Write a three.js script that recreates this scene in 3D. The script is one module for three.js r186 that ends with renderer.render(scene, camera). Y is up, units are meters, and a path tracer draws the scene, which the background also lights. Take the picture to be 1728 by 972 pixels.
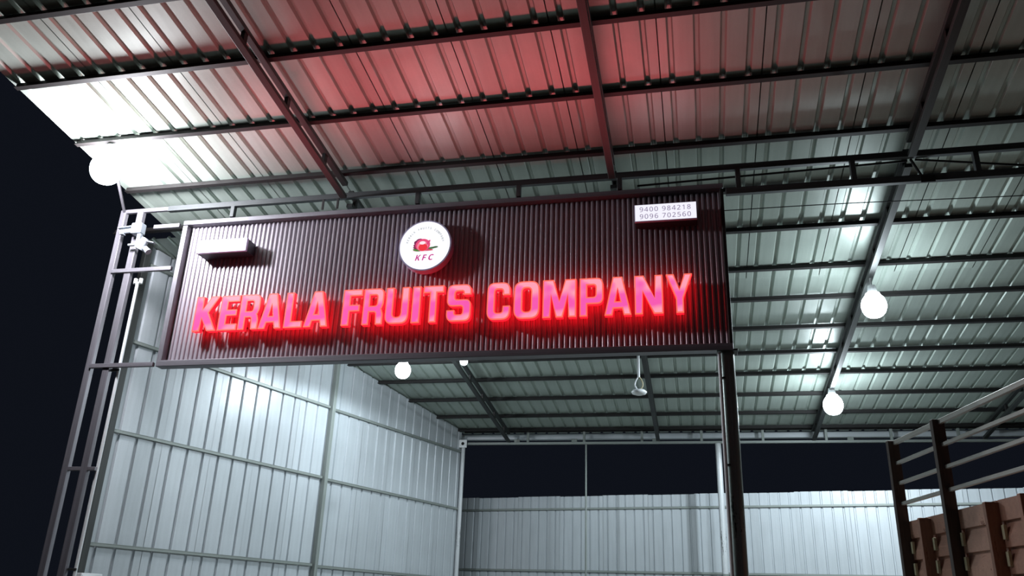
import * as THREE from 'three';
import { RectAreaLightUniformsLib } from 'three/addons/lights/RectAreaLightUniformsLib.js';
import { mergeGeometries } from 'three/addons/utils/BufferGeometryUtils.js';
import { RoundedBoxGeometry } from 'three/addons/geometries/RoundedBoxGeometry.js';

// ---------------------------------------------------------------- camera, sky, exposure
const scene = new THREE.Scene();
const camera = new THREE.PerspectiveCamera(38.49, 16 / 9, 0.05, 300);
camera.rotation.order = 'YXZ';
camera.rotation.set(0.3733, 0.2275, 0.0373);
camera.position.set(0, 1.6, 0);
scene.add(camera);
const renderer = new THREE.WebGLRenderer({ antialias: true });
renderer.toneMapping = THREE.LinearToneMapping;
renderer.toneMappingExposure = 1.0;
renderer.shadowMap.enabled = true;
RectAreaLightUniformsLib.init();
scene.background = new THREE.Color(0.0046, 0.0058, 0.0095);      // the night sky
const HAZE = 0;
if (HAZE) scene.fog = new THREE.FogExp2(new THREE.Color(0.8, 0.9, 1.0), HAZE);
const COOL = new THREE.Color(0.81, 0.93, 1.0);                  // the white lamps
const LAMP = { gate: 48, yard: 50, side: 18, small: 4, glow: 9 };                  // candela
const RED_NITS = 17, BOX_NITS = 3;

// ---------------------------------------------------------------- helpers
const names = {};
const numbered = (n) => { names[n] = (names[n] ?? -1) + 1; return names[n] ? `${n}_${String(names[n]).padStart(3, '0')}` : n; };
function tag(o, label, category, group) { o.userData = { label, category }; if (group) o.userData.group = group; return o; }
function thing(name, label, category, pos = [0, 0, 0], group) {
  const o = new THREE.Group(); o.name = numbered(name); o.position.set(...pos); scene.add(o); return tag(o, label, category, group);
}
function struct(name, pos = [0, 0, 0]) { const o = new THREE.Group(); o.name = name; o.position.set(...pos); o.userData.kind = 'structure'; scene.add(o); return o; }
function part(parent, name, geo, mat, pos, label) {
  const m = new THREE.Mesh(geo, mat); m.name = numbered(name); m.castShadow = m.receiveShadow = true;
  if (pos) m.position.set(...pos);
  if (label) m.userData.label = label;
  parent.add(m); return m;
}
let seed = 7; const rnd = () => { seed = (seed * 1664525 + 1013904223) >>> 0; return seed / 4294967296; };
const cache = new Map();
const memo = (k, f) => { if (!cache.has(k)) cache.set(k, f()); return cache.get(k); };
// a box with small bevels, uv in metres
function box(w, h, d, r = 0.006) {
  return memo(`b${w.toFixed(4)},${h.toFixed(4)},${d.toFixed(4)},${r}`, () => new RoundedBoxGeometry(w, h, d, 1, Math.min(r, w / 3, h / 3, d / 3)));
}
const tubeY = (r, h, seg = 20) => memo(`t${r},${h},${seg}`, () => new THREE.CylinderGeometry(r, r, h, seg));
// a steel bar of w x h section from a to b
function bar(parent, name, mat, a, b, w, h, label) {
  const A = new THREE.Vector3(...a), B = new THREE.Vector3(...b), d = B.clone().sub(A), L = d.length();
  const m = part(parent, name, box(w, h, L, 0.005), mat, A.add(B).multiplyScalar(0.5).toArray(), label);
  m.quaternion.setFromUnitVectors(new THREE.Vector3(0, 0, 1), d.normalize());
  if (Math.abs(d.y) < 0.999) { const M = new THREE.Matrix4().lookAt(new THREE.Vector3(), d.clone().negate(), new THREE.Vector3(0, 1, 0)); m.quaternion.setFromRotationMatrix(M); }
  return m;
}
function rod(parent, name, mat, a, b, r, label) {
  const A = new THREE.Vector3(...a), B = new THREE.Vector3(...b), d = B.clone().sub(A);
  const m = part(parent, name, tubeY(r, +d.length().toFixed(4), 10), mat, A.add(B).multiplyScalar(0.5).toArray(), label);
  m.quaternion.setFromUnitVectors(new THREE.Vector3(0, 1, 0), d.normalize()); return m;
}
// closed loop of [a, b] swept along an axis from lo(a) to hi(a); faces flat, uv in metres. place(a, b, t) gives the point.
function sweep(loop, lo, hi, place) {
  const pos = [], uv = [], n = loop.length; let run = 0;
  const quad = (p, q, r, s, u) => { pos.push(...p, ...q, ...r, ...p, ...r, ...s); uv.push(...u[0], ...u[1], ...u[2], ...u[0], ...u[2], ...u[3]); };
  for (let i = 0; i < n; i++) {
    const [a, b] = loop[i], [c, d] = loop[(i + 1) % n], l = Math.hypot(c - a, d - b);
    quad(place(a, b, lo(a)), place(c, d, lo(c)), place(c, d, hi(c)), place(a, b, hi(a)), [[run, lo(a)], [run + l, lo(c)], [run + l, hi(c)], [run, hi(a)]]);
    run += l;
  }
  for (const [f, rev] of [[lo, true], [hi, false]]) {
    const tri = THREE.ShapeUtils.triangulateShape(loop.map(([a, b]) => new THREE.Vector2(a, b)), []);
    for (const t of tri) for (const k of rev ? [t[0], t[2], t[1]] : t) { pos.push(...place(loop[k][0], loop[k][1], f(loop[k][0]))); uv.push(...loop[k]); }
  }
  const g = new THREE.BufferGeometry();
  g.setAttribute('position', new THREE.Float32BufferAttribute(pos, 3)); g.setAttribute('uv', new THREE.Float32BufferAttribute(uv, 2)); g.computeVertexNormals(); return g;
}
// trapezoidal sheet: n ribs of the given pitch; pans at b = 0, ribs raised to b = h; `down` lists the underside, then the top comes back 4 mm above
function trapezoid(n, pitch, open, top, h, x0 = 0) {
  const low = [[x0, 0]];
  for (let i = 0; i < n; i++) {
    const c = x0 + pitch * (i + 0.5);
    low.push([c - open / 2, 0], [c - top / 2, h], [c + top / 2, h], [c + open / 2, 0]);
  }
  low.push([x0 + n * pitch + 0.012, 0]);
  return [...low, ...low.slice().reverse().map(([a, b]) => [a, b + 0.004])];
}

// ---------------------------------------------------------------- procedural materials
function noise2(size, seed0, octaves) {
  let s = seed0; const r = () => { s = (s * 1664525 + 1013904223) >>> 0; return s / 4294967296; };
  const out = new Float32Array(size * size);
  for (const [cells, amp, stretch = 1] of octaves) {
    const cy = Math.max(1, Math.round(cells / stretch)), grid = new Float32Array(cells * cy).map(r);
    for (let y = 0; y < size; y++) for (let x = 0; x < size; x++) {
      const fx = (x / size) * cells, fy = (y / size) * cy, x0 = fx | 0, y0 = fy | 0, u = fx - x0, v = fy - y0, e = u * u * (3 - 2 * u), f = v * v * (3 - 2 * v);
      const g = (i, j) => grid[(j % cy) * cells + (i % cells)];
      out[y * size + x] += amp * ((g(x0, y0) * (1 - e) + g(x0 + 1, y0) * e) * (1 - f) + (g(x0, y0 + 1) * (1 - e) + g(x0 + 1, y0 + 1) * e) * f - 0.5);
    }
  }
  return out;
}
function tex(size, values, fn, srgb, metres = 1) {
  const d = new Uint8Array(size * size * 4);
  for (let i = 0; i < size * size; i++) { const c = fn(values[i], i); d[i * 4] = c[0]; d[i * 4 + 1] = c[1]; d[i * 4 + 2] = c[2]; d[i * 4 + 3] = 255; }
  const t = new THREE.DataTexture(d, size, size); t.wrapS = t.wrapT = THREE.RepeatWrapping; t.magFilter = THREE.LinearFilter; t.repeat.set(1 / metres, 1 / metres);
  if (srgb) t.colorSpace = THREE.SRGBColorSpace; t.needsUpdate = true; return t;
}
const cl = (v) => Math.max(0, Math.min(255, v));
const dust = noise2(512, 11, [[6, 0.5, 1], [23, 0.4, 1], [90, 0.35, 1], [200, 0.2, 1]]);
const streak = noise2(512, 23, [[40, 0.6, 10], [110, 0.4, 14], [9, 0.4, 1], [170, 0.25, 1]]);
const grey = (base, amp) => (v) => { const k = cl(base + amp * v); return [k, k, k]; };
const sheetTex = tex(512, streak, grey(228, 14), true, 2.3), sheetRough = tex(512, dust, grey(128, 30), false, 1.7);
const dirtTex = tex(512, dust, grey(215, 60), true, 1.9);
const rustTex = tex(512, dust, (v) => (v > 0.42 ? [118, 86, 66] : v > 0.32 ? [168, 158, 148] : [205 + 40 * v, 205 + 40 * v, 205 + 40 * v]), true, 0.9);
const peelTex = tex(512, dust, (v) => (v > 0.3 ? [60, 62, 60] : [215 + 30 * v, 217 + 30 * v, 215 + 30 * v]), true, 0.7);
const ledTex = tex(256, noise2(256, 41, [[5, 1, 1], [9, 0.5, 1]]), (v) => { const k = Math.max(0, Math.min(1, v * 2.2 + 0.25)); return [246 + 9 * k, 92 + 70 * k, 178 + 4 * k]; }, true, 0.9);
const std = (o) => new THREE.MeshStandardMaterial(o);
const hex = (s) => new THREE.Color(s);
const M = {
  roof: [0, 1, 2].map((i) => std({ name: 'galvanised roof sheet', color: new THREE.Color(0.47, 0.545, 0.49).multiplyScalar(0.96 + 0.04 * i), map: sheetTex, roughnessMap: sheetRough, roughness: 0.85, metalness: 0.2 })),
  wall: [0, 1, 2].map((i) => std({ name: 'coated white wall sheet', color: new THREE.Color(0.60, 0.645, 0.68).multiplyScalar(0.96 + 0.04 * i), map: sheetTex, roughnessMap: sheetRough, roughness: 0.8, metalness: 0.06 })),
  steel: std({ name: 'painted grey steel', color: hex('#3d403f'), map: dirtTex, roughness: 0.55, metalness: 0.25 }),
  dark: std({ name: 'dark primer steel', color: hex('#272424'), map: dirtTex, roughness: 0.6, metalness: 0.2 }),
  girt: std({ name: 'pale girt steel', color: hex('#a3aba6'), map: dirtTex, roughness: 0.5, metalness: 0.2 }),
  frame: std({ name: 'grey frame tube', color: hex('#8d8a92'), map: dirtTex, roughness: 0.45, metalness: 0.25 }),
  clad: std({ name: 'charcoal ribbed cladding', color: new THREE.Color(0.34, 0.31, 0.35), roughness: 0.36, metalness: 0.25 }),
  camera: std({ name: 'camera casing', color: hex('#8d949c'), roughness: 0.45 }),
  girder: std({ name: 'girder steel', color: hex('#565a5c'), map: dirtTex, roughness: 0.5, metalness: 0.25 }),
  white: std({ name: 'white plastic', color: hex('#e3e6e8'), roughness: 0.4 }),
  pipe: std({ name: 'white conduit', color: hex('#dfe1e6'), map: peelTex, roughness: 0.35 }),
  column: std({ name: 'worn painted column', color: hex('#aab2ae'), map: peelTex, roughness: 0.34, metalness: 0.45 }),
  black: std({ name: 'black rubber', color: hex('#141414'), roughness: 0.8 }),
  housing: std({ name: 'sign box casing', color: hex('#34343c'), roughness: 0.5, metalness: 0.2 }),
  trim: std({ name: 'lit box lip', color: hex('#b9b6d8'), roughness: 0.4 }),
  brown: [0, 1, 2].map((i) => std({ name: 'red brown truck paint', color: hex(['#c48f78', '#ba846c', '#ca9a84'][i]), map: rustTex, roughness: 0.6, metalness: 0.1 })),
  tan: std({ name: 'worn beige paint', color: hex('#d9cfa9'), map: dirtTex, roughness: 0.6 }),
  rail: std({ name: 'weathered rail tube', color: hex('#c2beb6'), map: rustTex, roughness: 0.5, metalness: 0.3 }),
  post: std({ name: 'dark stake steel', color: hex('#5a4a44'), map: rustTex, roughness: 0.6, metalness: 0.2 }),
  tyre: std({ name: 'tyre rubber', color: hex('#1a1a1a'), roughness: 0.9 }),
  concrete: std({ name: 'concrete', color: hex('#c2c3bb'), map: dirtTex, roughness: 0.9 }),
  earth: std({ name: 'bare ground', color: hex('#4d4a42'), map: dirtTex, roughness: 1 }),
  bulb: std({ name: 'lamp globe glow', color: hex('#ffffff'), emissive: COOL, emissiveIntensity: 14, roughness: 0.4 }),
  redFace: std({ name: 'red acrylic glow', color: hex('#7a1020'), emissive: 0xffffff, emissiveMap: ledTex, emissiveIntensity: 1.0, roughness: 0.3 }),
  redLine: std({ name: 'letter outline glow', color: hex('#8a1010'), emissive: new THREE.Color(1.0, 0.16, 0.11), emissiveIntensity: 1.05, roughness: 0.4 }),
  redRim: std({ name: 'letter rim glow', color: hex('#8a1010'), emissive: new THREE.Color(1.0, 0.006, 0.014), emissiveIntensity: 3, roughness: 0.4 }),
};

// ---------------------------------------------------------------- the shed: heights and slopes
const SLOPE = Math.tan(0.1184), ROOF_A = 0.1184;
const roofY = (z) => 7.17 + SLOPE * (z + 9.5);               // underside of the sheets
const BACK = -20.3, WALLTURN = 0.2828;

// ground
{
  const floor = struct('floor');
  part(floor, 'concrete_slab', new THREE.BoxGeometry(26, 0.2, 13), M.concrete, [1, -0.1, -15.5]);
  const ground = part(scene, 'ground', new THREE.BoxGeometry(160, 0.2, 160), M.earth, [0, -0.22, -20]); ground.name = 'ground'; ground.userData.kind = 'structure';
}

// roof
const PURLINS = [-2.6, -3.75, -4.9, -6.05, -7.05, -8.17, -9.27, -10.33, -11.36, -12.53, -13.57, -14.71, -15.8, -16.84, -18.0, -19.15, -20.15];
const RAFTERS = [-4.62, -0.91, 2.68, 6.3];
const ceiling = struct('ceiling');
{
  const PITCH = 0.28, W = PITCH * 4;
  const runs = [[-2.2, -12.9, 0], [-12.6, -20.62, 0.006]];
  for (let i = 0; i < 15; i++) for (const [z0, z1, lift] of runs) {
    const x = -8.06 + i * W, L = (z0 - z1) / Math.cos(ROOF_A);
    const g = memo(`roof${z0}`, () => sweep(trapezoid(4, PITCH, 0.074, 0.034, 0.034), () => 0, () => L, (a, b, t) => [a, b, -t]));
    const m = part(ceiling, 'roof_sheet', g, M.roof[(i * 2 + (z0 < -9 ? 1 : 0)) % 3], [x, roofY(z0) + lift, z0]); m.rotation.x = -ROOF_A;
  }
  { // the one short sheet that closes the roof over the left wall
    const L = 10.1 / Math.cos(ROOF_A);
    const m = part(ceiling, 'roof_sheet', sweep(trapezoid(2, PITCH, 0.074, 0.034, 0.034), () => 0, () => L, (a, b, t) => [a, b, -t]), M.roof[1], [-8.62, roofY(-10.65), -10.65]); m.rotation.x = -ROOF_A;
  }
  for (const z of PURLINS) {
    const y = roofY(z) - 0.043, xl = z < -9.6 ? -8.9 - 0.0 + (z + 10.5) * -0.29 : -8.0, x0 = Math.min(xl, z < -9.6 ? xl : -8.0);
    const p = part(ceiling, 'purlin', box(8.6 - x0, 0.075, 0.05, 0.006), M.dark, [(8.6 + x0) / 2, y, z]); p.rotation.x = -ROOF_A;
    const lip = part(p, 'purlin_flange', box(8.6 - x0, 0.012, 0.07, 0.003), M.dark, [0, -0.036, 0.012]); lip.receiveShadow = true;
  }
  for (const x of RAFTERS) for (const [za, zb] of [[-2.3, -9.42], [-9.62, -20.2]]) {
    const r = new THREE.Group(); r.name = numbered('rafter'); ceiling.add(r);
    const top = -0.083 - 0.035, bot = top - 0.2;
    bar(r, 'top_chord', M.steel, [x, roofY(za) + top, za], [x, roofY(zb) + top, zb], 0.08, 0.06);
    bar(r, 'bottom_chord', M.steel, [x, roofY(za) + bot, za], [x, roofY(zb) + bot, zb], 0.09, 0.055);
    for (let k = 0; k < PURLINS.length - 1; k++) {
      const z = (PURLINS[k] + PURLINS[k + 1]) / 2;
      if (z < za && z > zb) bar(r, 'strut', M.dark, [x, roofY(z) + bot + 0.02, z], [x, roofY(z) + top - 0.02, z], 0.05, 0.07);
    }
  }
  // gutter along the low edge, with its brackets
  part(ceiling, 'eaves_gutter', box(16.6, 0.14, 0.16, 0.01), M.wall[2], [0.8, 5.775, -20.72]);
  for (const x of [-4.5, -3.02, -1.0, 0.95, 3.55, 5.4]) part(ceiling, 'gutter_bracket', box(0.14, 0.12, 0.05), M.girt, [x, 5.655, -20.66]);
}

// left wall, turned off square; local +x runs from the far corner towards the street, -z faces the shed
{
  const wl = struct('wall_left', [-5.86, 0, BACK]);
  wl.rotation.y = -(Math.PI / 2 + WALLTURN);
  const zOf = (s) => BACK + s * Math.cos(WALLTURN), top = (s) => roofY(zOf(s)) - 0.02;
  const P = 0.33;
  for (let i = 0; i < 10; i++) {
    const n = 3, x0 = 0.03 + i * 3 * P;
    part(wl, 'wall_sheet', sweep(trapezoid(n, P, 0.062, 0.034, 0.03, x0), () => 0, top, (a, b, t) => [a, t, b]), M.wall[i % 3]);
  }
  for (const [a, b, dy] of [[0.02, 5.03, -0.02], [5.14, 9.9, 0]]) for (const y of [0.75, 2.29, 3.93, 5.34, 6.65]) {
    if (y > 6.5 && a < 1) continue;
    const g = part(wl, 'girt', box(b - a, 0.045, 0.045, 0.004), M.girt, [(a + b) / 2, y + dy, -0.026]);
    part(g, 'girt_flange', box(b - a, 0.008, 0.03, 0.002), M.girt, [0, 0.024, -0.012]);
  }
  for (const [s, w] of [[5.085, 0.09], [9.97, 0.11]]) part(wl, 'wall_post', box(w, top(s) - 0.02, 0.1), s > 6 ? M.steel : M.girt, [s, (top(s) - 0.02) / 2, -0.052]);
}

// boundary wall behind the shed, a little farther and turned
{
  const T = 0.1876, wb = struct('wall_back', [-8.2, 0, -22.83]);
  wb.rotation.y = -T; // local +x runs right and towards the street
  const H = 4.45, P = 0.235;
  for (let i = 0; i < 15; i++) part(wb, 'wall_sheet', sweep(trapezoid(5, P, 0.05, 0.026, 0.03, i * 5 * P), () => 0, () => H + (i % 2) * 0.012, (a, b, t) => [a, t, -b]), M.wall[(i * 2) % 3]);
  for (const y of [1.2, 2.6, 4.13]) part(wb, 'girt', box(17.6, 0.05, 0.05, 0.004), M.girt, [8.8, y, 0.028]);
}

// ---------------------------------------------------------------- girders and columns
const ZS = -9.5;
{
  const g = thing('lattice_girder', 'long dark steel lattice girder running above the big sign and on to the right', 'girder', [0, 0, -9.52]);
  bar(g, 'top_chord', M.girder, [-7.42, 6.925, 0], [8.6, 6.925, 0], 0.07, 0.08);
  bar(g, 'bottom_chord', M.girder, [0.5, 6.585, 0], [8.6, 6.585, 0], 0.07, 0.085);
  for (const x of [-6.36, -3.57, -2.16, -0.82]) bar(g, 'strut', M.girder, [x, 6.72, 0], [x, 6.89, 0], 0.06, 0.07);
  for (const x of [0.66, 2.02, 3.4, 4.75, 6.1]) bar(g, 'strut', M.girder, [x, 6.62, 0], [x, 6.89, 0], 0.06, 0.075);
  rod(g, 'brace_rod', M.black, [-0.6, 6.79, -0.05], [2.66, 6.87, -0.05], 0.014);
  rod(g, 'brace_rod', M.black, [2.75, 6.88, -0.05], [4.3, 6.64, -0.05], 0.014);
  rod(g, 'brace_rod', M.black, [2.70, 6.89, -0.05], [2.83, 6.56, -0.05], 0.016);
  part(g, 'gusset_plate', box(0.16, 0.09, 0.012, 0.002), M.dark, [2.83, 6.56, 0.045]);
  for (const [x, w] of [[-4.95, 0.035], [-4.73, 0.035]]) bar(g, 'hanger_strap', M.dark, [x, 6.72, 0.04], [x, 6.885, 0.04], w, 0.012);
}
{
  const g = thing('lattice_girder', 'far steel girder under the low roof edge above the dark gap', 'girder', [0, 0, BACK]);
  bar(g, 'top_chord', M.dark, [-5.8, 5.83, 0], [8.6, 5.83, 0], 0.06, 0.035);
  bar(g, 'bottom_chord', M.girt, [-5.74, 5.535, 0], [8.6, 5.535, 0], 0.07, 0.06);
  for (let i = 0; i < 9; i++) { const x = -4.14 + 1.42 * i; bar(g, 'strut', M.girt, [x, 5.56, 0.0], [x, 5.82, 0.0], 0.06, 0.07); }
}
{
  const c = thing('corner_post', 'white post in the far left corner with a square end plate on top', 'post', [-5.8, 0, BACK + 0.06]);
  part(c, 'shaft', tubeY(0.05, 5.5), M.pipe, [0, 2.75, 0]);
  const cap = part(c, 'end_plate', box(0.2, 0.2, 0.03, 0.004), M.white, [0, 5.52, 0.05]);
  const hole = part(cap, 'tube_mouth', new THREE.CylinderGeometry(0.04, 0.04, 0.012, 16), M.black, [0, 0, 0.013]); hole.rotation.x = Math.PI / 2;
  part(c, 'base_plate', box(0.24, 0.02, 0.24, 0.003), M.steel, [0, 0.01, 0]);
}
{
  const c = thing('thin_post', 'thin upright pipe at the back, between the white corner post and the dark column', 'post', [-2.67, 0, BACK + 0.02]);
  part(c, 'shaft', tubeY(0.022, 5.5), M.girt, [0, 2.75, 0]);
  part(c, 'base_plate', box(0.16, 0.02, 0.16, 0.003), M.steel, [0, 0.01, 0]);
}
{
  const c = thing('rear_post', 'pale round post at the back just left of the dark column', 'post', [0.5, 0, BACK + 0.02]);
  part(c, 'shaft', tubeY(0.07, 5.5, 24), M.pipe, [0, 2.75, 0]);
  part(c, 'base_plate', box(0.26, 0.02, 0.26, 0.003), M.steel, [0, 0.01, 0]);
  part(c, 'sleeve', tubeY(0.076, 2.55, 24), M.column, [0, 1.275, 0]);
}
{
  const c = thing('steel_column', 'dark round column under the right end of the big sign, paint worn', 'column', [0.4, 0, -9.62]);
  part(c, 'shaft', tubeY(0.078, 4.52, 28), M.column, [0, 2.26, 0]);
  part(c, 'base_plate', box(0.3, 0.025, 0.3, 0.004), M.steel, [0, 0.012, 0]);
  part(c, 'cap_plate', box(0.24, 0.02, 0.22, 0.004), M.dark, [0, 4.525, 0]);
  const p = thing('conduit_pipe', 'thin white pipe fixed to the left side of the dark column', 'pipe', [0.305, 0, -9.545]);
  part(p, 'tube', tubeY(0.02, 4.5, 12), M.white, [0, 2.25, 0]);
  for (const y of [0.8, 2.0, 3.2, 4.2]) part(p, 'clip', box(0.06, 0.02, 0.05, 0.003), M.steel, [0.022, y, -0.02]);
}
{
  const c = thing('lattice_column', 'tall twin-rail steel column at the left end of the sign, rails joined by short battens', 'column', [-8.16, 0, -9.52]);
  bar(c, 'outer_rail', M.frame, [0, 0, 0], [0, 6.95, 0], 0.09, 0.07);
  bar(c, 'inner_rail', M.frame, [0.29, 0, 0], [0.29, 6.95, 0], 0.1, 0.07);
  for (const y of [0.4, 1.75, 3.15]) bar(c, 'batten', M.frame, [0.03, y, 0], [0.45, y, 0], 0.05, 0.05);
  bar(c, 'bracket_arm', M.frame, [0.03, 4.545, 0.03], [1.02, 4.545, 0.03], 0.05, 0.06);
  bar(c, 'bracket_arm', M.frame, [0.03, 5.96, 0.03], [1.0, 5.96, 0.03], 0.05, 0.06);
  bar(c, 'bracket_arm', M.frame, [0.58, 6.63, 0.03], [1.0, 6.63, 0.03], 0.05, 0.06);
  bar(c, 'bracket_arm', M.frame, [0.0, 6.93, 0.0], [0.76, 6.93, 0.0], 0.05, 0.06);
  part(c, 'base_plate', box(0.55, 0.02, 0.2, 0.003), M.steel, [0.15, 0.01, 0]);
  const p = thing('drain_pipe', 'narrow pale pipe standing beside the twin-rail column, left of the white wall', 'pipe', [-7.72, 0, -9.56]);
  part(p, 'tube', tubeY(0.022, 5.8, 12), M.white, [0, 2.9, 0]);
  for (const y of [1.9, 4.5]) part(p, 'clip', box(0.16, 0.03, 0.05, 0.004), M.steel, [-0.06, y, 0.0]);
  for (const dx of [-0.035, 0.05]) part(p, 'pipe_end', tubeY(0.028, 0.07, 12), M.white, [dx, 5.82, 0]);
  bar(p, 'elbow', M.white, [-0.06, 5.79, 0], [0.075, 5.79, 0], 0.03, 0.03);
}

// ---------------------------------------------------------------- the big sign
{
  const s = thing('sign_board', 'wide charcoal ribbed sign board in a grey tube frame under the roof', 'sign', [-3.325, 5.615, ZS]);
  const W = 7.59, H = 2.19, n = 112, pitch = (W - 0.1) / n, front = [];
  for (let i = 0; i < n; i++) {
    const x = -W / 2 + 0.07 + i * pitch;
    for (const [u, v] of [[0, 0], [0.3, 0], [0.42, 0.016], [0.5, 0.02], [0.8, 0.02], [0.9, 0.014]]) front.push([x + u * pitch, v]);
  }
  front.push([W / 2 - 0.03, 0]);
  const loop = [...front, [W / 2 - 0.03, -0.01], [-W / 2 + 0.07, -0.01]];
  part(s, 'cladding_panel', sweep(loop, () => -H / 2 + 0.03, () => H / 2 - 0.03, (a, b, t) => [a, t, -b]), M.clad, [0, 0, -0.12]);
  s.children[0].scale.z = -1; // ribs towards the street
  const f = 0.085, d = 0.15;
  part(s, 'frame_rail', box(W, f * 0.8, d, 0.008), M.frame, [0, H / 2 - f * 0.4, -0.075]);
  part(s, 'frame_rail', box(W, f, d, 0.008), M.frame, [0, -H / 2 + f / 2, -0.075]);
  part(s, 'frame_rail', box(f * 0.9, H - 1.8 * f, d, 0.008), M.frame, [-W / 2 + f * 0.45, 0, -0.075]);
  part(s, 'frame_rail', box(f * 0.5, H - 1.8 * f, d, 0.008), M.dark, [W / 2 - f * 0.25, 0, -0.075]);
  for (const x of [-2.4, 0, 2.4]) part(s, 'back_stud', box(0.05, H - 0.1, 0.05), M.steel, [x, 0, -0.17]);
}

// letters: outlines of [x, y, corner radius], one unit tall
function corners(pts) {
  const out = [], n = pts.length;
  for (let i = 0; i < n; i++) {
    const [x, y, r] = pts[i];
    if (!r) { out.push([x, y]); continue; }
    const a = pts[(i + n - 1) % n], b = pts[(i + 1) % n], la = Math.hypot(a[0] - x, a[1] - y), lb = Math.hypot(b[0] - x, b[1] - y);
    const p = [x + (a[0] - x) * r / la, y + (a[1] - y) * r / la], q = [x + (b[0] - x) * r / lb, y + (b[1] - y) * r / lb];
    for (let k = 0; k <= 6; k++) { const t = k / 6, u = 1 - t; out.push([u * u * p[0] + 2 * u * t * x + t * t * q[0], u * u * p[1] + 2 * u * t * y + t * t * q[1]]); }
  }
  return out;
}
function inset(loop, d) { // moves every edge to its left by d (inwards for an anticlockwise loop)
  const n = loop.length, out = [];
  for (let i = 0; i < n; i++) {
    const a = loop[(i + n - 1) % n], p = loop[i], b = loop[(i + 1) % n];
    const e = [p[0] - a[0], p[1] - a[1]], f = [b[0] - p[0], b[1] - p[1]], le = Math.hypot(...e) || 1, lf = Math.hypot(...f) || 1;
    const n1 = [-e[1] / le, e[0] / le], n2 = [-f[1] / lf, f[0] / lf], k = 1 + n1[0] * n2[0] + n1[1] * n2[1], s = d / Math.max(k, 0.35);
    out.push([p[0] + (n1[0] + n2[0]) * s, p[1] + (n1[1] + n2[1]) * s]);
  }
  return out;
}
const GLYPH = {
  K: [[[0, 0], [0.25, 0], [0.25, 0.37], [0.45, 0], [0.75, 0], [0.45, 0.53], [0.74, 1], [0.46, 1], [0.25, 0.64], [0.25, 1], [0, 1]]],
  E: [[[0, 0], [0.6, 0], [0.6, 0.2], [0.25, 0.2], [0.25, 0.41], [0.55, 0.41], [0.55, 0.6], [0.25, 0.6], [0.25, 0.8], [0.6, 0.8], [0.6, 1], [0, 1]]],
  F: [[[0, 0], [0.25, 0], [0.25, 0.38], [0.54, 0.38], [0.54, 0.58], [0.25, 0.58], [0.25, 0.8], [0.6, 0.8], [0.6, 1], [0, 1]]],
  L: [[[0, 0], [0.6, 0], [0.6, 0.2], [0.25, 0.2], [0.25, 1], [0, 1]]],
  I: [[[0, 0], [0.26, 0], [0.26, 1], [0, 1]]],
  T: [[[0.215, 0], [0.465, 0], [0.465, 0.79], [0.68, 0.79], [0.68, 1], [0, 1], [0, 0.79], [0.215, 0.79]]],
  U: [[[0, 0, 0.24], [0.72, 0, 0.24], [0.72, 1], [0.47, 1], [0.47, 0.2, 0.1], [0.25, 0.2, 0.1], [0.25, 1], [0, 1]]],
  A: [[[0, 0], [0.25, 0], [0.29, 0.17], [0.51, 0.17], [0.55, 0], [0.8, 0], [0.55, 1], [0.25, 1]], [[0.345, 0.37], [0.455, 0.37], [0.4, 0.7]]],
  R: [[[0, 0], [0.25, 0], [0.25, 0.34], [0.44, 0.34, 0.05], [0.46, 0.0], [0.72, 0], [0.72, 0.33, 0.1], [0.64, 0.43, 0.04], [0.72, 0.53, 0.1], [0.72, 1, 0.2], [0, 1]], [[0.25, 0.53], [0.47, 0.53, 0.06], [0.47, 0.8, 0.06], [0.25, 0.8]]],
  P: [[[0, 0], [0.25, 0], [0.25, 0.31], [0.72, 0.31, 0.2], [0.72, 1, 0.2], [0, 1]], [[0.25, 0.51], [0.47, 0.51, 0.06], [0.47, 0.8, 0.06], [0.25, 0.8]]],
  S: [[[0, 0, 0.2], [0.7, 0, 0.2], [0.7, 0.6, 0.18], [0.25, 0.6, 0.06], [0.25, 0.8, 0.06], [0.46, 0.8, 0.04], [0.46, 0.7], [0.7, 0.7], [0.7, 1, 0.2], [0, 1, 0.2], [0, 0.4, 0.18], [0.45, 0.4, 0.06], [0.45, 0.2, 0.06], [0.25, 0.2, 0.04], [0.25, 0.32], [0, 0.32]]],
  C: [[[0, 0, 0.24], [0.7, 0, 0.24], [0.7, 0.38], [0.46, 0.38], [0.46, 0.2, 0.07], [0.25, 0.2, 0.07], [0.25, 0.8, 0.07], [0.46, 0.8, 0.07], [0.46, 0.64], [0.7, 0.64], [0.7, 1, 0.24], [0, 1, 0.24]]],
  O: [[[0, 0, 0.26], [0.74, 0, 0.26], [0.74, 1, 0.26], [0, 1, 0.26]], [[0.26, 0.2, 0.09], [0.48, 0.2, 0.09], [0.48, 0.8, 0.09], [0.26, 0.8, 0.09]]],
  M: [[[0, 0], [0.24, 0], [0.24, 0.62], [0.37, 0], [0.58, 0], [0.71, 0.62], [0.71, 0], [0.95, 0], [0.95, 1], [0.62, 1], [0.475, 0.44], [0.33, 1], [0, 1]]],
  N: [[[0, 0], [0.24, 0], [0.24, 0.58], [0.52, 0], [0.8, 0], [0.8, 1], [0.56, 1], [0.56, 0.42], [0.28, 1], [0, 1]]],
  Y: [[[0.275, 0], [0.525, 0], [0.525, 0.38], [0.8, 1], [0.54, 1], [0.4, 0.62], [0.26, 1], [0, 1], [0.275, 0.38]]],
};
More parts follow.
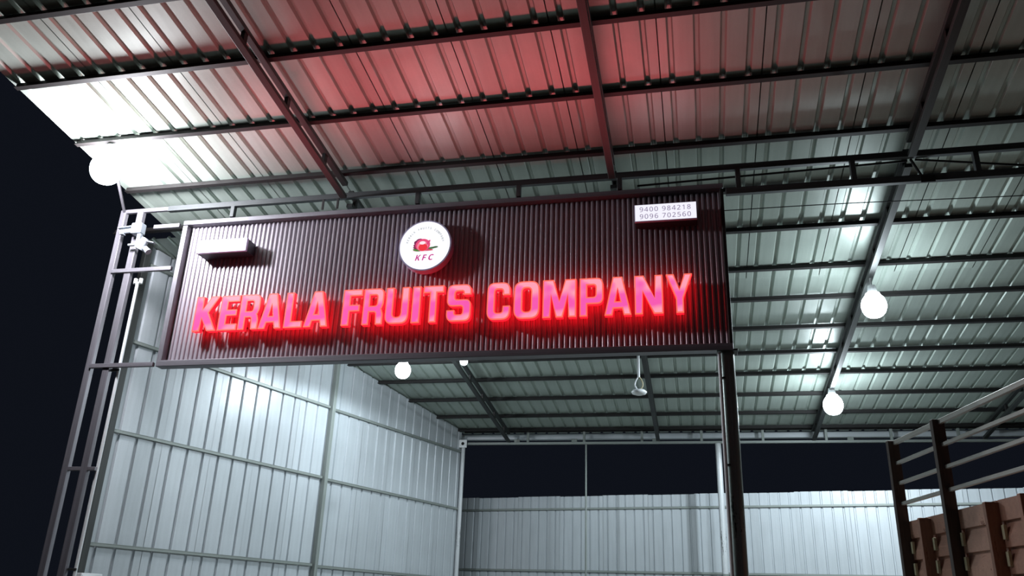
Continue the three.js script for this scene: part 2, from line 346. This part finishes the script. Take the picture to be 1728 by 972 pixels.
const WORDS = [
  ['first', [['K', -6.635, -6.265], ['E', -6.255, -5.965], ['R', -5.955, -5.655], ['A', -5.655, -5.311], ['L', -5.285, -5.01], ['A', -5.0, -4.647]]],
  ['middle', [['F', -4.468, -4.19], ['R', -4.18, -3.888], ['U', -3.868, -3.54], ['I', -3.51, -3.385], ['T', -3.365, -3.075], ['S', -3.04, -2.71]]],
  ['last', [['C', -2.511, -2.2], ['O', -2.165, -1.826], ['M', -1.797, -1.365], ['P', -1.335, -1.03], ['A', -1.03, -0.69], ['N', -0.661, -0.31], ['Y', -0.284, 0.046]]],
];
{
  const H = 0.51, THIN = 0.007, y0 = 4.977, ORD = ['first', 'second', 'third', 'fourth', 'fifth', 'sixth', 'seventh'];
  const build = (ch, w) => {
    const raw = GLYPH[ch].map(corners), xs = raw[0].map((p) => p[0]), k = w / (Math.max(...xs) - Math.min(...xs)), x0 = Math.min(...xs);
    const size = (loop) => loop.map(([x, y]) => [(x - x0) * k, y * H]);
    const loops = raw.map(size).map((l, i) => { const area = THREE.ShapeUtils.area(l.map(([x, y]) => new THREE.Vector2(x, y))); return (area > 0) === (i === 0) ? l : l.slice().reverse(); });
    const shape = (d) => { const at = loops.map((l) => inset(l, d)), sh = new THREE.Shape(at[0].map((p) => new THREE.Vector2(...p))); for (const h of at.slice(1)) sh.holes.push(new THREE.Path(h.map((p) => new THREE.Vector2(...p)))); return sh; };
    const ext = (d, depth, z, bevel = 0) => { const g = new THREE.ExtrudeGeometry(shape(d + THIN), { depth, bevelEnabled: !!bevel, bevelSize: bevel, bevelThickness: bevel, bevelSegments: 2 }); g.translate(0, 0, z); return g; };
    const P = (l) => l.map((p) => new THREE.Vector2(...p)), outer = loops.map((l) => inset(l, THIN - 0.001)), inner = loops.map((l) => inset(l, THIN + 0.014));
    const ring = loops.map((_, i) => { const sh = new THREE.Shape(P(i ? inner[i] : outer[i])); sh.holes.push(new THREE.Path(P(i ? outer[i] : inner[i]))); return new THREE.ExtrudeGeometry(sh, { depth: 0.012, bevelEnabled: false }).translate(0, 0, 0.105); });
    return { rim: ext(0, 0.075, 0.035), line: ring.length > 1 ? mergeGeometries(ring) : ring[0], face: ext(0.015, 0.006, 0.108, 0.002) };
  };
  for (const [word, list] of WORDS) {
    list.forEach(([ch, a, b], i) => {
      const t = thing('channel_letter', `glowing red letter ${ch}, ${ORD[i]} of the ${word} word on the charcoal sign board`, 'letter', [a, y0, ZS - 0.065], 'red glowing letters on the sign board');
      const g = memo(`glyph${ch}${a}`, () => build(ch, b - a));
      part(t, 'letter_return', g.rim, M.redRim, [0, 0, 0]);
      part(t, 'letter_outline', g.line, M.redLine, [0, 0, 0]);
      part(t, 'letter_face', g.face, M.redFace, [0, 0, 0]);
      for (const [sx, sy] of [[0.06, 0.08], [0.06, 0.42]]) { const p = part(t, 'stand_off', tubeY(0.012, 0.09, 8), M.steel, [ch === 'A' || ch === 'T' || ch === 'Y' ? (b - a) / 2 + (ch === 'A' ? -0.0 : 0) : sx, ch === 'A' ? 0.12 : sy, -0.02]); p.rotation.x = Math.PI / 2; if (ch === 'A') break; }
    });
    const a = list[0][1], b = list.at(-1)[2], l = new THREE.RectAreaLight(new THREE.Color(1, 0.13, 0.15), RED_NITS, b - a, 0.4);
    l.name = 'letter_light'; l.position.set((a + b) / 2, y0 + 0.25, ZS + 0.085); l.lookAt((a + b) / 2, y0 + 0.25, 0); scene.add(l);
  }
}

// prints for the lit boxes
function print(w, h, draw) {
  const c = document.createElement('canvas'); c.width = w; c.height = h; const x = c.getContext('2d'); draw(x, w, h);
  const t = new THREE.CanvasTexture(c); t.colorSpace = THREE.SRGBColorSpace; t.anisotropy = 8; return t;
}
const glow = (t, k, name) => std({ name, color: 0x888888, map: t, emissive: 0xffffff, emissiveMap: t, emissiveIntensity: k, roughness: 0.35 });
const spaced = (x, s, cx, y, sp) => { const ws = [...s].map((c) => x.measureText(c).width + sp), tot = ws.reduce((p, q) => p + q, 0); let at = cx - tot / 2; x.textAlign = 'left'; [...s].forEach((c, i) => { x.fillText(c, at, y); at += ws[i]; }); };
const numbersPrint = (lines, ink) => print(1024, Math.round(1024 * (lines.length > 1 ? 0.312 : 0.236)), (x, w, h) => {
  x.fillStyle = '#f6f5ff'; x.fillRect(0, 0, w, h); x.fillStyle = ink; x.textBaseline = 'middle';
  const size = h * (lines.length > 1 ? 0.4 : 0.56); x.font = `${size}px sans-serif`;
  lines.forEach((s, i) => spaced(x, s, w / 2, h * (lines.length > 1 ? 0.29 + 0.44 * i : 0.53), 13));
});
function litBox(label, x0, x1, y0, y1, depth, lines, ink, k) {
  const w = x1 - x0, h = y1 - y0, t = thing('lit_number_box', label, 'sign', [(x0 + x1) / 2, (y0 + y1) / 2, ZS - 0.1]);
  part(t, 'casing', box(w - 0.012, h - 0.012, depth, 0.006), M.housing, [0, 0, depth / 2]);
  part(t, 'face_lip', box(w, h, 0.04, 0.008), M.trim, [0, 0, depth + 0.0]);
  part(t, 'number_face', new THREE.PlaneGeometry(w - 0.02, h - 0.02).translate(0, 0, 0), glow(numbersPrint(lines, ink), k, 'lit number face glow'), [0, 0, depth + 0.0215]);
  const l = new THREE.RectAreaLight(new THREE.Color(0.88, 0.9, 1), BOX_NITS, w - 0.04, h - 0.04); l.name = 'number_light';
  l.position.set((x0 + x1) / 2, (y0 + y1) / 2, ZS - 0.1 + depth + 0.03); l.lookAt(l.position.x, l.position.y, 10); scene.add(l);
}
litBox('small lit white box with one faint row of numbers, left end of the sign', -6.735, -5.955, 6.105, 6.305, 0.22, ['9447 984218'], '#ffd9e4', 1.25);
litBox('small lit white box with two rows of numbers, right end of the sign', -0.633, 0.138, 6.178, 6.42, 0.2, ['9400 984218', '9096 702560'], '#7a6a90', 0.98);

{
  const R = 0.365, t = thing('round_lit_sign', 'round lit white emblem sign with a red fruit, above the red letters', 'sign', [-3.4, 6.075, ZS - 0.1]);
  const rim = part(t, 'casing', new THREE.CylinderGeometry(R, R, 0.13, 64), M.trim, [0, 0, 0.065]); rim.rotation.x = Math.PI / 2;
  const face = print(1024, 1024, (x, w) => {
    x.fillStyle = '#fbfaff'; x.fillRect(0, 0, w, w); x.save(); x.translate(w / 2, w / 2);
    x.strokeStyle = '#dfe3ea'; x.lineWidth = 5; x.beginPath(); x.arc(0, 0, 470, 0, 7); x.stroke();
    x.fillStyle = '#2f5a50'; x.font = '58px sans-serif'; x.textAlign = 'center'; x.textBaseline = 'middle';
    const s = 'KERALA FRUITS COMPANY';
    [...s].forEach((c, i) => { x.save(); x.rotate(-1.36 + (2.72 * i) / (s.length - 1)); x.fillText(c, 0, -375); x.restore(); });
    // fruit with leaves and spilled seeds
    const blob = (cx, cy, rx, ry, a, c) => { x.fillStyle = c; x.beginPath(); x.ellipse(cx, cy, rx, ry, a, 0, 7); x.fill(); };
    blob(-30, 110, 210, 22, 0, '#e7b9c4');
    blob(-160, 96, 80, 26, 0.2, '#4f7d3c'); blob(120, 70, 110, 24, -0.15, '#476b45'); blob(215, 52, 60, 20, -0.1, '#3f5f3f'); blob(60, 100, 120, 18, 0.05, '#c94a63');
    blob(-190, 0, 44, 34, 0.3, '#8d2a56'); blob(-175, -70, 52, 40, -0.4, '#7a2450'); blob(-120, -118, 62, 30, -0.2, '#8a3560'); blob(-195, 52, 46, 20, 0.4, '#7c2a4c');
    blob(-40, -10, 150, 130, 0, '#e14b78'); blob(-45, 10, 112, 100, 0, '#f08aa0'); blob(-35, 40, 92, 76, 0, '#e8343f'); blob(-50, -55, 60, 36, 0, '#fbe3ea'); blob(70, -60, 24, 60, 0.6, '#d9467a');
    x.fillStyle = '#c02a86'; x.font = 'italic bold 168px sans-serif'; spaced(x, 'KFC', 10, 262, 34);
    x.restore();
  });
  part(t, 'emblem_face', new THREE.CircleGeometry(R - 0.018, 64), glow(face, 1.0, 'emblem face glow'), [0, 0, 0.132]);
  const l = new THREE.RectAreaLight(new THREE.Color(0.86, 0.88, 1), BOX_NITS, 0.56, 0.56); l.name = 'emblem_light'; l.position.set(-3.4, 6.075, ZS + 0.045); l.lookAt(-3.4, 6.075, 10); scene.add(l);
}

// ---------------------------------------------------------------- lamps
function lamp(label, at, hang, candela, r, tint, arm) {
  const t = thing('lamp_bulb', label, 'lamp', at);
  const pts = [[0.001, -r * 1.05], [r * 0.5, -r * 0.95], [r * 0.85, -r * 0.6], [r, -r * 0.05], [r * 0.9, r * 0.5], [r * 0.62, r * 0.9], [r * 0.5, r * 1.1], [0.001, r * 1.1]].map((p) => new THREE.Vector2(...p));
  part(t, 'globe', new THREE.LatheGeometry(new THREE.SplineCurve(pts).getPoints(28), 32), M.bulb);
  part(t, 'holder', new THREE.CylinderGeometry(r * 0.3, r * 0.42, r * 0.7, 20), M.white, [0, r * 1.42, 0]);
  if (!arm) { // collar added over the globe, sized to hold light off the roof
    part(t, 'added_collar', new THREE.CylinderGeometry(r * 0.42, r * 0.55, r * 0.34, 28), M.white, [0, r * 0.95, 0]);
  }
  if (arm) { const p = bar(t, 'arm', M.frame, [0, r * 1.6, 0], arm, 0.035, 0.035); p.name = numbered('lamp_arm'); }
  else part(t, 'hanger_rod', tubeY(0.014, hang, 8), M.white, [0, r * 1.7 + hang / 2, 0]);
  let l;
  if (arm) l = new THREE.PointLight(tint, candela);
  else { // downward spot keeps the direct beam of the hanging lamps off the roof
    l = new THREE.SpotLight(tint, candela, 0, Math.PI * 0.495, 0.12); l.position.set(0, -r * 0.2, 0);
    l.target.name = 'aim'; l.target.position.set(0, -5, 0); t.add(l.target);
    const g = new THREE.PointLight(tint, LAMP.glow * (r / 0.18) ** 2); g.shadow.radius = (r * 0.5) / 0.02; g.castShadow = true; g.name = 'globe_light'; t.add(g); // what the frosted globe lets out sideways and upwards
  }
  l.shadow.radius = (r * (arm ? 0.85 : 0.35)) / 0.02; l.castShadow = true; l.name = 'lamp_light'; t.add(l);
}
lamp('big white lamp high on the far left above the twin-rail column', [-7.47, 6.865, -8.2], 0, LAMP.gate, 0.2, new THREE.Color(0.95, 0.94, 1), [-0.68, 0.06, -1.29]);
const hung = (label, x, y, z, r, c) => lamp(label, [x, y, z], roofY(z) - 0.32 - y - r * 1.7, c, r, COOL);
hung('hanging white lamp on the right rafter, the nearer one', 2.68, 6.035, -12.42, 0.18, LAMP.yard);
hung('hanging white lamp on the right rafter, the farther one above the back girder', 2.68, 5.63, -17.05, 0.19, LAMP.yard);
hung('hanging white lamp in front of the white side wall, just below the sign', -5.42, 5.81, -14.43, 0.15, LAMP.side);
hung('small hanging lamp half hidden by the bottom edge of the sign', -4.26, 6.0, -14.57, 0.075, LAMP.small);

// ---------------------------------------------------------------- small things
{
  const z = -13.57, x = -0.9, t = thing('pendant_fan_hub', 'white ceiling fan hub without blades on a long rod below the roof', 'fan', [x, 5.08, z]);
  const top = roofY(z) - 0.075;
  part(t, 'down_rod', tubeY(0.022, top - 5.33, 12), M.white, [0, (top - 5.08 + 0.25) / 2, 0]);
  const disc = [[0.001, -0.05], [0.06, -0.05], [0.115, -0.03], [0.13, 0], [0.1, 0.03], [0.04, 0.045], [0.001, 0.047]].map((p) => new THREE.Vector2(...p));
  part(t, 'disc', new THREE.LatheGeometry(disc, 32), M.white);
  for (const s of [-1, 1]) {
    const c = new THREE.CatmullRomCurve3([[0, 0.27, 0], [s * 0.045, 0.2, 0], [s * 0.065, 0.12, 0], [s * 0.03, 0.04, 0]].map((p) => new THREE.Vector3(...p)));
    part(t, 'yoke_strap', new THREE.TubeGeometry(c, 14, 0.012, 8), s < 0 ? M.white : M.tan);
  }
}
{
  const t = thing('security_camera', 'white bullet security camera pointing left on the twin-rail column', 'camera', [-7.87, 6.57, -9.4]);
  part(t, 'mount_box', box(0.17, 0.17, 0.13, 0.02), M.camera, [0.1, 0.0, 0]);
  const b = part(t, 'body', new THREE.CylinderGeometry(0.036, 0.036, 0.2, 18), M.camera, [-0.08, -0.02, 0.0]); b.rotation.z = Math.PI / 2 + 0.06;
  part(t, 'sun_visor', box(0.24, 0.014, 0.09, 0.004), M.camera, [-0.1, 0.035, 0]).rotation.z = 0.07;
  const ln = part(t, 'lens', new THREE.CylinderGeometry(0.026, 0.026, 0.012, 16), M.black, [-0.182, -0.026, 0]); ln.rotation.z = Math.PI / 2;
  part(t, 'lens_hood', box(0.06, 0.03, 0.08, 0.008), M.camera, [-0.15, -0.06, 0]);
  const u = thing('security_camera', 'white horn shaped security camera tilted down to the right below the bullet camera', 'camera', [-7.6, 6.3, -9.36]);
  const c = part(u, 'body', new THREE.CylinderGeometry(0.055, 0.075, 0.18, 18), M.camera, [0, 0, 0.02]); c.rotation.z = -0.45;
  const v = part(u, 'visor', box(0.18, 0.014, 0.07, 0.004), M.camera, [0.11, 0.02, 0.02]); v.rotation.z = -0.25;
  const w = part(u, 'lens_hood', new THREE.CylinderGeometry(0.035, 0.045, 0.1, 16), M.camera, [0.09, -0.1, 0.02]); w.rotation.z = 0.8;
  part(u, 'bracket', box(0.06, 0.16, 0.06, 0.01), M.camera, [-0.09, 0.09, 0]);
  part(u, 'arm', box(0.2, 0.03, 0.04, 0.006), M.camera, [-0.17, 0.02, -0.03]);
}
{
  const c = new THREE.CatmullRomCurve3([[0.3, 6.4, -9.66], [1.8, 6.395, -9.66], [3.8, 6.35, -9.66], [6, 6.33, -9.66], [8.5, 6.38, -9.66]].map((p) => new THREE.Vector3(...p)));
  const m = part(scene, 'cable', new THREE.TubeGeometry(c, 60, 0.006, 6), M.black); tag(m, 'thin dark cable strung just under the girder right of the sign', 'cable');
}
{
  const t = thing('switch_box', 'small white box low on the white side wall, at the left', 'box', [-8.42, 1.72, -10.72]);
  t.rotation.y = -(Math.PI / 2 + WALLTURN) + Math.PI;
  part(t, 'case', box(0.34, 0.34, 0.12, 0.012), M.white, [0, 0, 0.0]);
  part(t, 'lid', box(0.3, 0.28, 0.02, 0.006), M.white, [0, 0, 0.066]);
}

// ---------------------------------------------------------------- the truck
{
  const t = thing('truck', 'red-brown truck body with a tall pipe railing at the lower right', 'truck', [2.76, 0, -12.05]);
  t.rotation.y = 0.1892;
  const STAKES = [-0.24, 0.4, 1.12, 2.03, 2.72, 3.4, 4.1, 4.8, 5.5, 6.2, 6.3], L0 = -0.3, L1 = 6.3, W = 2.3, FLOOR = 1.15, TOP = 2.9;
  // stepped side: one pressed plate per bay, its section a row of lips
  const sec = [[0.0, FLOOR]];
  for (const y of [2.68, 2.41, 2.14, 1.87, 1.6, 1.33].reverse()) sec.push([0.0, y - 0.16], [0.05, y - 0.03], [0.05, y], [0.0, y]);
  sec.push([0.0, TOP], [0.1, TOP], [0.1, FLOOR]);
  for (const side of [0, 1]) for (let k = 0; k < 10; k++) {
    const z0 = STAKES[k] + 0.02, z1 = STAKES[k + 1] - 0.02;
    const loop = sec.map(([a, b]) => [side ? W - a : a, b]);
    part(t, 'side_plate', sweep(side ? loop : loop.slice().reverse(), () => z0, () => z1, (a, b, u) => [a, b, u]), M.brown[k % 3]);
    const tall = [0, 2, 5, 8].includes(k), h = tall ? 3.98 : TOP - 0.02, zs = z0 - 0.02, x = side ? W + 0.06 : -0.07;
    part(t, 'stake', box(0.15, h - FLOOR + 0.2, tall ? 0.08 : 0.06, 0.008), tall ? M.post : M.brown[1], [x, (h + FLOOR - 0.2) / 2, zs]);
    if (!side) for (const y of [1.77, 2.04, 2.31, 2.58]) part(t, 'rope_hook', box(0.035, 0.15, 0.05, 0.006), M.tan, [-0.018, y - 0.02, zs + 0.09]);
  }
  for (const x of [-0.05, W + 0.05]) for (const y of [3.13, 3.4, 3.67, 3.95]) bar(t, 'rail', M.rail, [x, y, L0 + 0.02], [x, y, L1], 0.045, y > 3.9 ? 0.06 : 0.045);
  part(t, 'bed', box(W, 0.12, L1 - L0, 0.01), M.brown[1], [W / 2, FLOOR - 0.02, (L0 + L1) / 2]);
  part(t, 'tail_board', box(W - 0.01, TOP - FLOOR - 0.01, 0.06, 0.004), M.brown[0], [W / 2, (TOP + FLOOR) / 2, L0 + 0.04]);
  part(t, 'front_board', box(W - 0.16, TOP - FLOOR, 0.06, 0.01), M.brown[0], [W / 2, (TOP + FLOOR) / 2, L1 - 0.04]);
  for (const x of [0.65, W - 0.65]) part(t, 'chassis_beam', box(0.1, 0.25, L1 - L0, 0.01), M.black, [x, 0.96, (L0 + L1) / 2]);
  for (const z of [0.9, 2.1, 5.4]) {
    part(t, 'axle', tubeY(0.06, W - 0.3, 12), M.black, [W / 2, 0.5, z]).rotation.z = Math.PI / 2;
    for (const x of [0.22, W - 0.22]) {
      const wh = part(t, 'wheel', new THREE.TorusGeometry(0.35, 0.15, 14, 32), M.tyre, [x, 0.5, z]); wh.rotation.y = Math.PI / 2;
      const hub = part(wh, 'hub', new THREE.CylinderGeometry(0.25, 0.25, 0.1, 24), M.rail); hub.rotation.x = Math.PI / 2;
    }
    for (const x of [0.65, W - 0.65]) part(t, 'spring_hanger', box(0.1, 0.4, 0.16, 0.01), M.black, [x, 0.7, z]);
  }
}

renderer.render(scene, camera);
